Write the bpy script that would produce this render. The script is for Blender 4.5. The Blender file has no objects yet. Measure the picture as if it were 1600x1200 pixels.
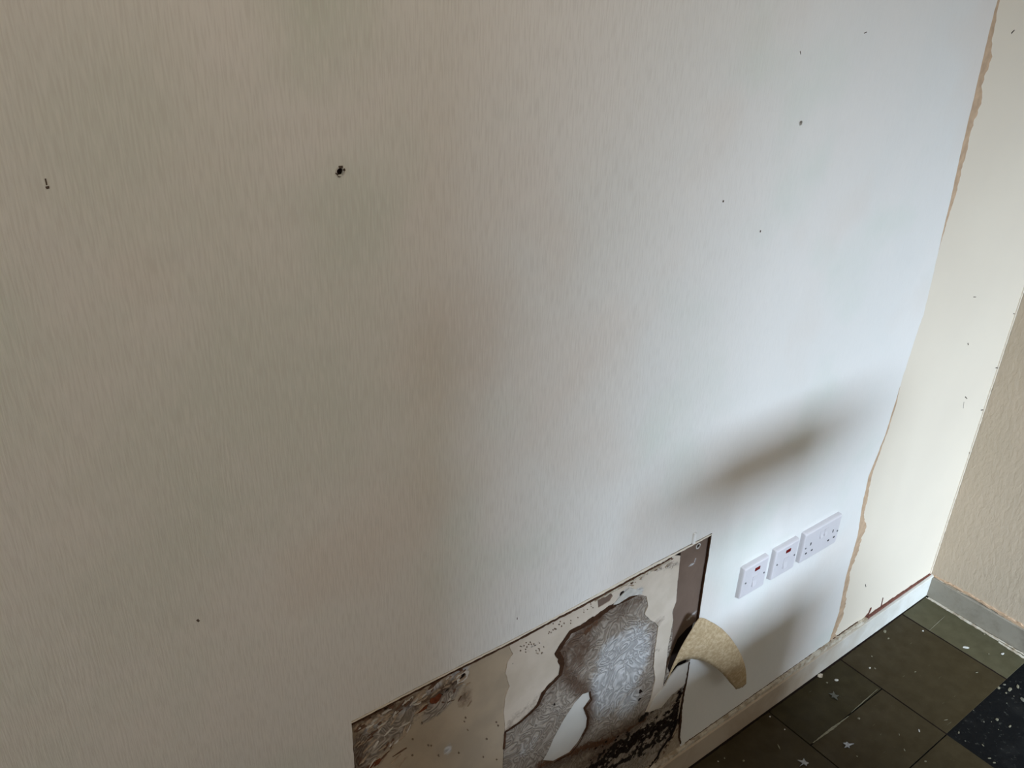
import bpy, bmesh, math, random
import numpy as np
from mathutils import Vector, Matrix, noise
from mathutils.geometry import delaunay_2d_cdt
random.seed(7)
PI = math.pi
scene = bpy.context.scene
col = scene.collection

# ---------------------------------------------------------------- camera
FPX, YAW, PITCH, ROLL = 1334.6, -0.6619, -0.4758, 0.0384
CAM = Vector((-2.3581, -0.859, 1.7824))
fw = Vector((math.sin(-YAW)*math.cos(PITCH), math.cos(YAW)*math.cos(PITCH), math.sin(PITCH)))
rt = fw.cross(Vector((0, 0, 1))).normalized()
up = rt.cross(fw)
rt, up = rt*math.cos(ROLL)+up*math.sin(ROLL), up*math.cos(ROLL)-rt*math.sin(ROLL)
cam_d = bpy.data.cameras.new('camera'); cam = bpy.data.objects.new('camera', cam_d); col.objects.link(cam)
cam.matrix_world = Matrix(((rt.x, up.x, -fw.x, CAM.x), (rt.y, up.y, -fw.y, CAM.y), (rt.z, up.z, -fw.z, CAM.z), (0, 0, 0, 1)))
cam_d.sensor_width = 36; cam_d.lens = FPX/1600*36; cam_d.clip_start = .02
scene.camera = cam

# ---------------------------------------------------------------- light and exposure
scene.view_settings.view_transform = 'Standard'
scene.view_settings.look = 'None'
scene.view_settings.gamma = 1
scene.view_settings.use_curve_mapping = False
scene.view_settings.exposure = 0.14
world = bpy.data.worlds.new('overcast_sky'); scene.world = world; world.use_nodes = True
bg = world.node_tree.nodes['Background']
bg.inputs[0].default_value = (.72, .86, 1, 1); bg.inputs[1].default_value = 1.2
WIN = dict(x0=-2.0, x1=-.3, z0=.92, z1=2.12)      # the window in the wall behind the camera, outside the frame

def area(name, loc, target, sx, sy, power, colr):
    l = bpy.data.lights.new(name, 'AREA'); l.shape = 'RECTANGLE'; l.size = sx; l.size_y = sy
    l.energy = power; l.color = colr
    o = bpy.data.objects.new(name, l); col.objects.link(o); o.location = loc
    o.rotation_euler = (Vector(target)-Vector(loc)).to_track_quat('-Z', 'Y').to_euler()
    return o
area('daylight_through_window', (-1.75, -5.0, 3.0), (-.7, -.0, .8), 2.3, 2.0, 930, (.72, .88, 1.06))
area('overhead_fill', (-1.9, -.8, 2.385), (-1.9, -.8, 0), 1.3, 1.0, 3.7, (1, .85, .68))  # added warm fill under the ceiling, brightens the left of the wall
area('left_fill', (-4.16, -.85, 1.0), (-2.0, -.55, .95), .7, 1.7, 4.4, (1, .85, .68))  # added warm fill from the left, no known source there

# ---------------------------------------------------------------- helpers
def unproj(px, py, axis, val):
    d = fw + rt*(px-800)/FPX - up*(py-600)/FPX
    return CAM + d*((val-CAM[axis])/d[axis])
def WP(px, py, y=0.0):                 # a place on the long wall
    p = unproj(px, py, 1, y); return (p.x, p.z)
def FP(px, py, z=0.0):                 # a place on the floor
    p = unproj(px, py, 2, z); return (p.x, p.y)

def link(name, me, mats, parent=None, **kw):
    o = bpy.data.objects.new(name, me); col.objects.link(o)
    for m in (mats if isinstance(mats, (list, tuple)) else [mats]): me.materials.append(m)
    if parent: o.parent = parent
    for k, v in kw.items(): o[k] = v
    return o
def tag(o, label, cat, group=None):
    o['label'] = label; o['category'] = cat
    if group: o['group'] = group
def empty(name, loc, label, cat, group=None):
    o = bpy.data.objects.new(name, None); col.objects.link(o); o.location = loc; o.empty_display_size = .02
    tag(o, label, cat, group); return o
def mesh_bm(name, bm):
    bmesh.ops.recalc_face_normals(bm, faces=bm.faces)
    me = bpy.data.meshes.new(name); bm.to_mesh(me); bm.free(); return me
def box_bm(x0, x1, y0, y1, z0, z1, bev=0, seg=2, bm=None):
    bm = bm or bmesh.new()
    r = bmesh.ops.create_cube(bm, size=1)
    for v in r['verts']:
        v.co = Vector(((x0+x1)/2+v.co.x*(x1-x0), (y0+y1)/2+v.co.y*(y1-y0), (z0+z1)/2+v.co.z*(z1-z0)))
    if bev:
        es = list({e for v in r['verts'] for e in v.link_edges})
        bmesh.ops.bevel(bm, geom=es, offset=bev, segments=seg, affect='EDGES', profile=.6)
    return bm
def box(name, b, mat, parent=None, bev=0, **kw):
    return link(name, mesh_bm(name, box_bm(*b, bev=bev)), mat, parent, **kw)

def roughen(pts, step=.006, amp=.0015, closed=True, seed=0, freq=90):
    out = []; n = len(pts)
    for i in range(n if closed else n-1):
        a = Vector(pts[i]); b = Vector(pts[(i+1) % n]); L = (b-a).length
        k = max(1, int(L/step)); nrm = Vector((-(b-a).y, (b-a).x)).normalized() if L > 0 else Vector((0, 0))
        for j in range(k):
            p = a+(b-a)*(j/k)
            d = noise.noise(Vector((p.x*freq, p.y*freq, seed)))+.6*noise.noise(Vector((p.x*freq*3, p.y*freq*3, seed+5)))
            out.append(tuple(p+nrm*d*amp))
    if not closed: out.append(tuple(pts[-1]))
    return out
def inside(p, poly):
    x, y = p; c = False; n = len(poly); j = n-1
    for i in range(n):
        xi, yi = poly[i]; xj, yj = poly[j]
        if (yi > y) != (yj > y) and x < (xj-xi)*(y-yi)/(yj-yi)+xi: c = not c
        j = i
    return c
def seg_dist(P, a, b):
    a = np.array(a); b = np.array(b); d = b-a
    t = np.clip(((P-a)@d)/max(d@d, 1e-12), 0, 1)
    return np.linalg.norm(P-(a+t[:, None]*d), axis=1)
def line_mask(P, pts, w):
    D = np.min([seg_dist(P, pts[i], pts[i+1]) for i in range(len(pts)-1)], axis=0)
    return np.clip(1-D/w, 0, 1)
def blob(P, c, rx, rz, ang=0):
    d = P-np.array(c); ca, sa = math.cos(ang), math.sin(ang)
    u = (d[:, 0]*ca+d[:, 1]*sa)/rx; v = (-d[:, 0]*sa+d[:, 1]*ca)/rz
    return np.clip(1.25-np.sqrt(u*u+v*v)*1.25, 0, 1)

def sheet(name, outer, holes, place, t, mat, parent=None, grid=0, wav=0, masks=None, side_mat=None, **kw):
    """polygon sheet with real thickness: place(u, v, depth) -> xyz, depth 0 front, t back"""
    verts = [Vector(p) for p in outer]; faces = [list(range(len(outer)))]; edges = []
    hol = []
    for h in holes:
        s = len(verts); verts += [Vector(p) for p in h]; n = len(h); hol.append(h)
        edges += [(s+i, s+(i+1) % n) for i in range(n)]
    n0 = len(outer)
    edges += [(i, (i+1) % n0) for i in range(n0)]
    if grid:
        us = [p[0] for p in outer]; vs = [p[1] for p in outer]
        u = min(us)+grid*.5
        while u < max(us):
            v = min(vs)+grid*.5
            while v < max(vs):
                p = (u+random.uniform(-.2, .2)*grid, v+random.uniform(-.2, .2)*grid)
                if inside(p, outer) and not any(inside(p, h) for h in hol): verts.append(Vector(p))
                v += grid
            u += grid
    V, Ed, F, *_ = delaunay_2d_cdt(verts, edges, [], 0, 1e-7)
    V = [tuple(v) for v in V]
    keep = []
    for f in F:
        c = (sum(V[i][0] for i in f)/len(f), sum(V[i][1] for i in f)/len(f))
        if inside(c, outer) and not any(inside(c, h) for h in hol): keep.append(list(f))
    N = len(V)
    def dz(p): return wav*(noise.noise(Vector((p[0]*28, p[1]*28, 3)))+.5*noise.noise(Vector((p[0]*90, p[1]*90, 7)))) if wav else 0
    co = [place(p[0], p[1], dz(p)) for p in V]+[place(p[0], p[1], t) for p in V]
    cnt = {}
    for f in keep:
        for i in range(len(f)):
            e = (f[i], f[(i+1) % len(f)]); cnt[e] = cnt.get(e, 0)+1
    sides = [(a, b, b+N, a+N) for (a, b) in cnt if (b, a) not in cnt]
    fs = [tuple(f) for f in keep]+sides
    me = bpy.data.meshes.new(name); me.from_pydata(co, [], fs); 
    bm = bmesh.new(); bm.from_mesh(me)
    if masks:
        P = np.array(V); 
        lay = {}
        for k, fn in masks.items():
            vals = fn(P); L = bm.verts.layers.float.new(k); lay[k] = L
            bm.verts.ensure_lookup_table()
            for i in range(N):
                bm.verts[i][L] = float(vals[i]); bm.verts[i+N][L] = float(vals[i])
    bmesh.ops.delete(bm, geom=[v for v in bm.verts if not v.link_faces], context='VERTS')
    bm.to_mesh(me); bm.free()
    # make the front face look at the room
    if me.polygons:
        c = me.polygons[0].normal; f0 = place(0, 0, 0); f1 = place(0, 0, 1)
        if Vector(c).dot(Vector(f1)-Vector(f0)) > 0: me.flip_normals()
    o = link(name, me, [mat]+([side_mat] if side_mat else []), parent, **kw)
    if side_mat:
        for i, p in enumerate(me.polygons): p.material_index = 1 if i >= len(keep) else 0
    return o
def on_back(y):                         # the long wall, depth goes into the wall (+Y)
    return lambda u, v, d: (u, y+d, v)
def on_right(x):                        # the right wall, u = y
    return lambda u, v, d: (x+d, u, v)
def on_floor(z):
    return lambda u, v, d: (u, v, z-d)
def strip(name, pts, widths, place, t, mat, parent=None, amp=.0008, **kw):
    """irregular ribbon along a polyline"""
    P = roughen(pts, .005, amp, closed=False, seed=len(name)); n = len(P); L = []; Rr = []
    for i, p in enumerate(P):
        a = Vector(P[max(0, i-1)]); b = Vector(P[min(n-1, i+1)]); d = (b-a).normalized(); nr = Vector((-d.y, d.x))
        k = i/(n-1)*(len(widths)-1); j = min(int(k), len(widths)-2); w = widths[j]+(widths[j+1]-widths[j])*(k-j)
        w *= .5*(1+.45*noise.noise(Vector((p[0]*120, p[1]*120, 9))))
        L.append(tuple(Vector(p)+nr*w)); Rr.append(tuple(Vector(p)-nr*w))
    co = [place(q[0], q[1], 0) for q in L]+[place(q[0], q[1], 0) for q in Rr]
    co += [place(q[0], q[1], t) for q in L]+[place(q[0], q[1], t) for q in Rr]
    fs = []
    for i in range(n-1):
        fs += [(i, i+1, n+i+1, n+i), (2*n+i, 3*n+i, 3*n+i+1, 2*n+i+1), (i, 2*n+i, 2*n+i+1, i+1), (n+i, n+i+1, 3*n+i+1, 3*n+i)]
    fs += [(0, n, 3*n, 2*n), (n-1, 3*n-1, 4*n-1, 2*n-1)]
    me = bpy.data.meshes.new(name); me.from_pydata(co, [], fs)
    bm = bmesh.new(); bm.from_mesh(me); me2 = mesh_bm(name, bm); bpy.data.meshes.remove(me)
    return link(name, me2, mat, parent, **kw)

# ---------------------------------------------------------------- materials
class NT:
    def __init__(s, name, rough=.7, spec=.3):
        s.m = bpy.data.materials.new(name); s.m.use_nodes = True; s.t = s.m.node_tree; s.b = s.t.nodes['Principled BSDF']
        s.b.inputs['Roughness'].default_value = rough; s.b.inputs['Specular IOR Level'].default_value = spec
        s.tc = s.t.nodes.new('ShaderNodeTexCoord')
    def L(s, a, b): s.t.links.new(a, b)
    def mp(s, scale=(1, 1, 1), loc=(0, 0, 0)):
        n = s.t.nodes.new('ShaderNodeMapping'); n.inputs['Scale'].default_value = scale; n.inputs['Location'].default_value = loc
        s.L(s.tc.outputs['Object'], n.inputs[0]); return n.outputs[0]
    def noise(s, scale, detail=4, rough=.5, dist=0, vec=None):
        n = s.t.nodes.new('ShaderNodeTexNoise'); n.inputs['Scale'].default_value = scale; n.inputs['Detail'].default_value = detail
        n.inputs['Roughness'].default_value = rough; n.inputs['Distortion'].default_value = dist
        s.L(vec if vec is not None else s.tc.outputs['Object'], n.inputs['Vector']); return n.outputs[0]
    def ramp(s, fac, stops, interp='LINEAR'):
        n = s.t.nodes.new('ShaderNodeValToRGB'); n.color_ramp.interpolation = interp
        e = n.color_ramp.elements
        while len(e) < len(stops): e.new(.5)
        for i, (p, c) in enumerate(stops):
            e[i].position = p; c = (c, c, c) if isinstance(c, (int, float)) else c; e[i].color = (*c, 1)
        s.L(fac, n.inputs[0]); return n.outputs[0]
    def mix(s, fac, a, b, mode='MIX'):
        n = s.t.nodes.new('ShaderNodeMix'); n.data_type = 'RGBA'; n.blend_type = mode
        for i, x in ((0, fac), (6, a), (7, b)):
            if hasattr(x, 'is_linked'): s.L(x, n.inputs[i])
            elif i == 0: n.inputs[0].default_value = x
            else: n.inputs[i].default_value = (*x, 1)
        return n.outputs[2]
    def math(s, op, a, b=None, c=None):
        n = s.t.nodes.new('ShaderNodeMath'); n.operation = op
        for i, x in enumerate((a, b, c)):
            if x is None: continue
            if hasattr(x, 'is_linked'): s.L(x, n.inputs[i])
            else: n.inputs[i].default_value = x
        return n.outputs[0]
    def attr(s, name):
        n = s.t.nodes.new('ShaderNodeAttribute'); n.attribute_name = name; return n.outputs['Fac']
    def bump(s, h, strength, dist=.001, prev=None):
        n = s.t.nodes.new('ShaderNodeBump'); n.inputs['Strength'].default_value = strength; n.inputs['Distance'].default_value = dist
        s.L(h, n.inputs['Height'])
        if prev is not None: s.L(prev, n.inputs['Normal'])
        return n.outputs[0]
    def out(s, c, nrm=None, rough=None):
        if hasattr(c, 'is_linked'): s.L(c, s.b.inputs['Base Color'])
        else: s.b.inputs['Base Color'].default_value = (*c, 1)
        if nrm is not None: s.L(nrm, s.b.inputs['Normal'])
        if rough is not None: s.L(rough, s.b.inputs['Roughness'])
        return s.m
def sgl(r, g, b): return tuple((x/255/12.92 if x/255 <= .04045 else ((x/255+.055)/1.055)**2.4) for x in (r, g, b))

def plain(name, rgb, rough=.6, spec=.3, var=.06, sc=60):
    n = NT(name, rough, spec); f = n.noise(sc, 3)
    c = n.mix(n.ramp(f, [(.3, 0.), (.7, 1.)]), tuple(x*(1-var) for x in rgb), tuple(min(1, x*(1+var)) for x in rgb))
    return n.out(c)

# ribbed painted wallpaper
n = NT('ribbed_wallpaper', .75, .18)
rib = n.noise(1, 1, .5, 0, n.mp((470, 470, 34)))
rib2 = n.noise(1, 2, .6, 0, n.mp((700, 700, 120), (3, 1, 4)))
lump = n.noise(16, 3, .5)
fade = n.ramp(n.noise(3.1, 2, .5, 0, n.mp((1, 1, 1), (5, 5, 5))), [(.35, .25), (.6, 1.)])
c0 = n.mix(n.ramp(n.noise(2.3, 3, .55, .3), [(.42, 0.), (.62, 1.)]), (.775, .755, .73), (.75, .742, .72))
c1 = n.mix(n.ramp(n.noise(3.7, 3, .5, 0, n.mp((1, 1, 1), (9, 2, 1))), [(.55, 0.), (.72, 1.)]), c0, (.70, .725, .68))
c2 = n.mix(n.ramp(n.noise(2.9, 2, .5, 0, n.mp((1, 1, 1), (1, 7, 5))), [(.58, 0.), (.78, 1.)]), c1, (.74, .68, .63))
def spot(cx_, cz_, r, colr, k, c):          # a faint damp stain
    v = n.t.nodes.new('ShaderNodeVectorMath'); v.operation = 'DISTANCE'; v.inputs[1].default_value = (cx_, 0, cz_); n.L(n.tc.outputs['Object'], v.inputs[0])
    f = n.math('ADD', v.outputs['Value'], n.math('MULTIPLY', n.math('SUBTRACT', n.noise(9, 4, .6), .5), r*1.3))
    return n.mix(n.math('MULTIPLY', n.ramp(n.math('DIVIDE', f, r), [(.25, 1.), (1., 0.)]), k), c, colr)
for px_, py_, r_, colr_, k_ in ((725, 530, .14, (.66, .59, .53), .5), (410, 610, .26, (.66, .69, .635), .75), (530, 330, .09, (.65, .68, .625), .7), (500, 5, .10, (.62, .655, .59), .8), (180, 220, .14, (.67, .695, .64), .7), (220, 900, .16, (.67, .69, .64), .6)):
    q_ = WP(px_, py_); c2 = spot(q_[0], q_[1], r_, colr_, k_, c2)
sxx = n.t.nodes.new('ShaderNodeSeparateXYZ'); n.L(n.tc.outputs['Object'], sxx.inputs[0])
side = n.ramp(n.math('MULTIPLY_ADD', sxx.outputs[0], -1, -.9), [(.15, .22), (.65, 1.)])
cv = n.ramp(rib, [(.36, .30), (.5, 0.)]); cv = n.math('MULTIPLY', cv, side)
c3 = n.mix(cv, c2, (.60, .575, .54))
cl = n.math('MULTIPLY', n.ramp(rib, [(.52, 0.), (.66, .3)]), side); c3 = n.mix(cl, c3, (.83, .815, .78))  # relief shading in the colour: rib grooves darkened, crests lightened
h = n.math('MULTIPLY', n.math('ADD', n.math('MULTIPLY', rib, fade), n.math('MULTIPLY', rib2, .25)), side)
nb = n.bump(h, .42, .0016); nb = n.bump(lump, .35, .004, nb)
M_paper = n.out(c3, nb)
# smooth lining paper near the corner
n = NT('lining_paper', .7, .2)
c = n.mix(n.ramp(n.noise(3, 3), [(.4, 0.), (.65, 1.)]), (.745, .668, .555), (.72, .643, .535))
M_lining = n.out(c, n.bump(n.noise(40, 4), .25, .001))
# right wall, beige embossed
n = NT('beige_embossed_wallpaper', .8, .15)
c = n.mix(n.ramp(n.noise(4, 3), [(.4, 0.), (.65, 1.)]), (.535, .445, .34), (.50, .42, .32))
M_beige = n.out(c, n.bump(n.noise(1, 3, .6, .4, n.mp((90, 90, 40))), .9, .002))
M_room = plain('room_paint', (.58, .48, .36), .8)
M_ceil = plain('ceiling_paint', (.74, .67, .56), .8)
M_brown_edge = plain('torn_backing_brown', (.52, .37, .25), .85, .1, .16, 45)
M_dark = plain('shade_and_mould_black', (.018, .012, .010), .9, .05)  # near-black for painted shade in gaps and holes, also for mould
M_crack = plain('dark_brown_torn_edge', (.085, .042, .024), .85, .1, .3, 200)
M_torn = plain('burnt_torn_edge', (.05, .024, .013), .9, .1, .3, 200)
M_redbrown = plain('old_red_paint', (.15, .06, .045), .7, .2, .35, 150)
M_hair = plain('soot_line', (.10, .075, .06), .85, .1)
M_plastic = plain('white_plastic', (.66, .635, .66), .32, .5, .01)
M_slot = plain('slot_black', (.03, .03, .035), .5, .3)
M_screw = plain('screw_steel', (.22, .22, .23), .4, .5)
n = NT('red_neon_lens', .2, .5); M_neon = n.out((.16, .012, .012))
M_blackcrumb = plain('grey_crumb', (.14, .135, .11), .85, .1, .2, 90)
M_white = plain('white_plaster_crumb', (.55, .535, .50), .8, .1, .12, 90)
M_blueflake = plain('grey_paint_flake', (.34, .35, .37), .7, .2, .15, 90)
M_tanflake = plain('tan_flake', (.20, .185, .13), .8, .2, .2, 90)

def stained(name, base, base2, rough=.8):
    """plaster with swirl / stain / mould / pale masks carried on the mesh"""
    n = NT(name, rough, .15)
    j = n.math('SUBTRACT', n.noise(70, 5, .65), .5)
    j2 = n.math('SUBTRACT', n.noise(220, 3, .6), .5)
    def m(a, lo=.35, hi=.6, k=.9):
        v = n.math('ADD', n.attr(a), n.math('MULTIPLY', j, k)); v = n.math('ADD', v, n.math('MULTIPLY', j2, .45))
        return n.ramp(n.math('MULTIPLY', v, n.ramp(n.attr(a), [(0, 0.), (.08, 1.)])), [(lo, 0.), (hi, 1.)])
    c = n.mix(n.ramp(n.noise(14, 4), [(.4, 0.), (.62, 1.)]), base, base2)
    # whorled fibres
    sw = n.noise(21, 1.5, .5, 1.8); ridges = n.ramp(n.math('ADD', n.math('PINGPONG', n.math('MULTIPLY', sw, 7), .5), n.math('MULTIPLY', j, .35)), [(.05, 0.), (.45, 1.)])
    swirl_c = n.mix(ridges, (.225, .185, .15), (.385, .335, .285))
    c = n.mix(m('swirl', .3, .5, .5), c, swirl_c)
    pale_c = n.mix(ridges, (.36, .355, .355), (.60, .595, .60))
    c = n.mix(m('pale', .22, .55, .6), c, pale_c)
    c = n.mix(n.math('MULTIPLY', m('stain', .25, .8, .9), .85), c, (.085, .045, .026))
    c = n.mix(n.math('MULTIPLY', m('rust', .45, .6, .9), .9), c, (.105, .048, .024))
    c = n.mix(m('mould', .42, .52, 1.3), c, (.018, .013, .010))
    hgt = n.math('MULTIPLY', ridges, m('swirl', .3, .6, .4))
    nb = n.bump(hgt, .7, .003); nb = n.bump(n.noise(120, 4), .25, .0015, nb)
    return n.out(c, nb)
M_board = stained('tan_plaster_stained', (.46, .375, .28), (.40, .33, .25))
M_cream = stained('cream_plaster_stained', (.64, .56, .475), (.56, .485, .40))
M_fibre = stained('fibrous_plaster', (.36, .31, .27), (.42, .37, .33))
M_greyb = stained('grey_brown_board', (.172, .122, .096), (.150, .106, .082), .6)
M_smooth = plain('smooth_filler', (.60, .58, .54), .6, .25, .04, 20)
M_palepaper = stained('pale_torn_paper', (.56, .52, .47), (.62, .58, .53))
M_skirt = None
# skirting: grubby white paint
n = NT('grubby_white_gloss', .55, .3)
d = n.ramp(n.noise(9, 5, .6, .4), [(.42, 0.), (.62, 1.)])
sx = n.t.nodes.new('ShaderNodeSeparateXYZ'); n.L(n.tc.outputs['Object'], sx.inputs[0])
dirt = n.ramp(n.math('ADD', n.math('MULTIPLY', sx.outputs[0], -.9), n.math('MULTIPLY', n.noise(14, 4), .5)), [(.45, 0.), (.95, 1.)])
c = n.mix(d, (.72, .71, .66), (.62, .60, .54)); c = n.mix(dirt, c, n.mix(d, (.42, .335, .25), (.50, .42, .33)))
M_skirt = n.out(c, n.bump(n.noise(60, 4), .3, .0015))
n = NT('grey_white_skirting', .6, .25)
c = n.mix(n.ramp(n.noise(22, 5, .65), [(.45, 0.), (.65, 1.)]), (.30, .275, .225), (.24, .215, .172))
M_skirt2 = n.out(c, n.bump(n.noise(60, 4), .3, .0015))
n = NT('rough_caulk', .85, .1)
c = n.mix(n.ramp(n.noise(50, 5, .65), [(.42, 0.), (.6, 1.)]), (.60, .55, .46), (.36, .29, .21))
M_caulk = n.out(c, n.bump(n.noise(160, 4), .7, .003))
# floor
def tile_mat(name, a, b, sc):
    n = NT(name, .6, .16)
    st = n.ramp(n.noise(1, 3, .6, 0, n.mp((26, 26, 26))), [(.35, 0.), (.7, 1.)])
    c = n.mix(st, a, b)
    scr = n.ramp(n.noise(1, 2, .5, 0, n.mp((22, 150, 50))), [(.73, 0.), (.78, .8)])
    scr2 = n.ramp(n.noise(300, 2), [(.72, 0.), (.77, .7)])
    c = n.mix(n.math('MULTIPLY', scr, sc), c, (.16, .155, .11)); c = n.mix(n.math('MULTIPLY', scr2, sc), c, (.15, .145, .10))
    return n.out(c, n.bump(n.noise(35, 4), .15, .001), n.ramp(n.noise(18, 4), [(.3, .5), (.7, .75)]))
M_tile = [tile_mat('olive_floor_tile', (.030, .0235, .010), (.042, .033, .014), .7),
          tile_mat('olive_brown_floor_tile', (.036, .026, .011), (.048, .036, .017), .6)]
M_tile_c = tile_mat('pale_olive_floor_tile', (.070, .062, .034), (.088, .080, .046), 1)
n = NT('black_bitumen', .75, .12)
c = n.mix(n.ramp(n.noise(90, 5, .7), [(.60, 0.), (.68, .85)]), (.003, .0035, .004), (.05, .05, .043))
c = n.mix(n.ramp(n.noise(14, 3), [(.55, 0.), (.7, .35)]), c, (.018, .018, .017))
M_bit = n.out(c, n.bump(n.noise(110, 5), .7, .003))
# curled paper back
n = NT('tan_paper_back', .85, .1)
c = n.mix(n.ramp(n.noise(130, 5, .7), [(.42, 0.), (.62, 1.)]), (.42, .31, .18), (.57, .45, .295))
c = n.mix(n.ramp(n.noise(25, 3), [(.5, 0.), (.75, .6)]), c, (.36, .255, .14))
M_flap = n.out(c, n.bump(n.noise(120, 4), .4, .001))

# ---------------------------------------------------------------- room shell
XL, YF, ZC = -4.2, -3.2, 2.4
# paper edge on the long wall (bottom -> top) in wall coordinates
edge_px = [(1299, 992), (1311, 956), (1322, 900), (1340, 837), (1347, 790), (1357, 745), (1383, 680), (1398, 632), (1411, 588), (1424, 548), (1436, 511), (1443, 492), (1458, 430), (1472, 367), (1488, 300), (1503, 230), (1520, 160), (1536, 90), (1548, 40), (1556, 10)]
edge = [WP(*p) for p in edge_px]
ZS = .077                                # top of the skirting
edge = [(edge[0][0], ZS-.01)]+edge
top_x = edge[-1][0]
edge.append((top_x+.01, ZC))
# damaged patch outline
TL = WP(549, 1127); TR = WP(1112, 833)
PZ = (TL[1]+TR[1])/2
right_px = [(1112, 833), (1107, 868), (1100, 910), (1092, 965), (1084, 1000), (1078, 1035), (1073, 1066), (1069, 1084), (1066, 1105), (1064, 1130), (1062, 1150), (1064, 1162)]
patch = [WP(*p) for p in [(549, 1127), (640, 1080), (720, 1039), (805, 996.5), (880, 957), (950, 919), (1020, 881), (1070, 855)]]
rgt = [WP(*p) for p in right_px]
PL = TL[0]-.002
patch_poly = [(PL, ZS-.012)]+patch+rgt+[(rgt[-1][0], ZS-.012)]
patch_poly = roughen(patch_poly, .012, .0007, True, 3, 60)

def disc(c, r, k=14, seed=0, jag=.15):
    return [(c[0]+r*(1+jag*noise.noise(Vector((math.cos(2*PI*i/k)*2, math.sin(2*PI*i/k)*2, seed))))*math.cos(2*PI*i/k),
             c[1]+r*(1+jag*noise.noise(Vector((math.cos(2*PI*i/k)*2, math.sin(2*PI*i/k)*2, seed+3))))*math.sin(2*PI*i/k)) for i in range(k)]
h1 = WP(531.5, 268); h2 = WP(1251, 192)
hole1 = disc(h1, .0042, 14, 1, .3); hole2 = disc(h2, .0032, 12, 2, .4)

# solid wall behind everything
wall = box('wall_back', (XL, .35, .016, .22, -.05, ZC), M_dark, kind='structure')
PAPER_T = .0016
paper_outer = [(XL, ZS-.012), (patch_poly[0][0]-.001, ZS-.012)]
# wallpaper goes round the patch: the patch is an open notch at the bottom
outer = [(XL, ZS-.01)]+[p for p in patch_poly if p[1] > ZS-.01+1e-4]
outer += roughen(edge, .008, .0016, False, 11, 70)+[(XL, ZC)]
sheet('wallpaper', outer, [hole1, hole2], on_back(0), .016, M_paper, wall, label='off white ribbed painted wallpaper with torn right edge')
# the lining beyond the paper edge up to the corner
lin = roughen(edge, .008, .0016, False, 11, 70)
lining = sheet('lining_paper', [(.0, ZS-.01), (.0, ZC)]+[(p[0]-.02, p[1]) for p in reversed(lin)], [], on_back(PAPER_T), .012, M_lining, wall, label='smooth cream lining paper strip beside the corner')

def edge_x(z):
    for i in range(len(edge)-1):
        a, b = edge[i], edge[i+1]
        if a[1] <= z <= b[1]: return a[0]+(b[0]-a[0])*(z-a[1])/(b[1]-a[1])
    return edge[-1][0]
def torn_band(stops, name):
    # stops: (z, width) the brown backing showing to the right of the paper edge
    L, Rr = [], []
    zs = np.arange(stops[0][0], stops[-1][0], .006)
    for z in zs:
        w = np.interp(z, [s[0] for s in stops], [s[1] for s in stops])
        w = max(.0012, w*(1+.5*noise.noise(Vector((z*22, 1, 1)))+.25*noise.noise(Vector((z*90, 4, 1)))))
        L.append((edge_x(z)-.004, z)); Rr.append((edge_x(z)+w, z))
    return sheet(name, L+Rr[::-1], [], on_back(PAPER_T-.0006), .0008, M_brown_edge, wall, label='brown torn backing showing along the wallpaper edge')
def z_at(py): 
    for a, b in zip(edge_px, edge_px[1:]):
        if b[1] <= py <= a[1]:
            k = (py-a[1])/(b[1]-a[1]); return WP(a[0]+(b[0]-a[0])*k, py)[1]
    return WP(*edge_px[-1])[1]
torn_band([(ZS+.005, .03), (z_at(950), .028), (z_at(900), .020), (z_at(850), .033), (z_at(835), .036), (z_at(810), .02), (z_at(745), .018), (z_at(700), .010), (z_at(640), .010), (z_at(600), .002)], 'torn_backing')
torn_band([(z_at(395), .002), (z_at(360), .008), (z_at(300), .021), (z_at(230), .024), (z_at(150), .033), (z_at(100), .030), (z_at(50), .022), (z_at(15), .013), (z_at(15)+.08, .010)], 'torn_backing')

# right wall; the window is in the wall behind the camera (outside the frame)
box('wall_right', (0, .2, YF, .2, -.05, ZC), M_beige, kind='structure')
W = WIN
on_front = lambda u, v, d: (u, YF-d, v)
sheet('wall_front', [(XL-.1, -.05), (.2, -.05), (.2, ZC), (XL-.1, ZC)], [[(W['x0'], W['z0']), (W['x0'], W['z1']), (W['x1'], W['z1']), (W['x1'], W['z0'])]], on_front, .15, M_room, kind='structure')
win = box('window_1', (W['x0'], W['x1'], YF-.12, YF-.06, W['z0'], W['z0']+.05), M_plastic, kind='structure')
box('window_frame', (W['x0'], W['x1'], YF-.12, YF-.06, W['z1']-.05, W['z1']), M_plastic, win)
box('window_frame', (W['x0'], W['x0']+.05, YF-.12, YF-.06, W['z0'], W['z1']), M_plastic, win)
box('window_frame', (W['x1']-.05, W['x1'], YF-.12, YF-.06, W['z0'], W['z1']), M_plastic, win)
wl = sheet('wall_left', [(YF, -.05), (.2, -.05), (.2, ZC), (YF, ZC)], [[(-1.25, 0), (-.45, 0), (-.45, 2.0), (-1.25, 2.0)]], lambda u, v, d: (XL-d, u, v), .1, M_room, kind='structure')
for a_, b_, c_, d__ in ((-1.3, -1.25, 0, 2.05), (-.45, -.40, 0, 2.05), (-1.25, -.45, 2.0, 2.05)): box('fill_opening_frame', (XL-.1, XL+.012, a_, b_, c_, d__), M_plastic, wl)  # opening and frame made up to house the left fill light
box('wall_light_blocker', (XL, -1.51, -1.62, -1.5, 0, ZC), M_room, kind='structure')  # unseen partition added to shade the left half of the long wall
box('ceiling', (XL-.1, .2, YF-.1, .2, ZC, ZC+.1), M_ceil, kind='structure')
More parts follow.
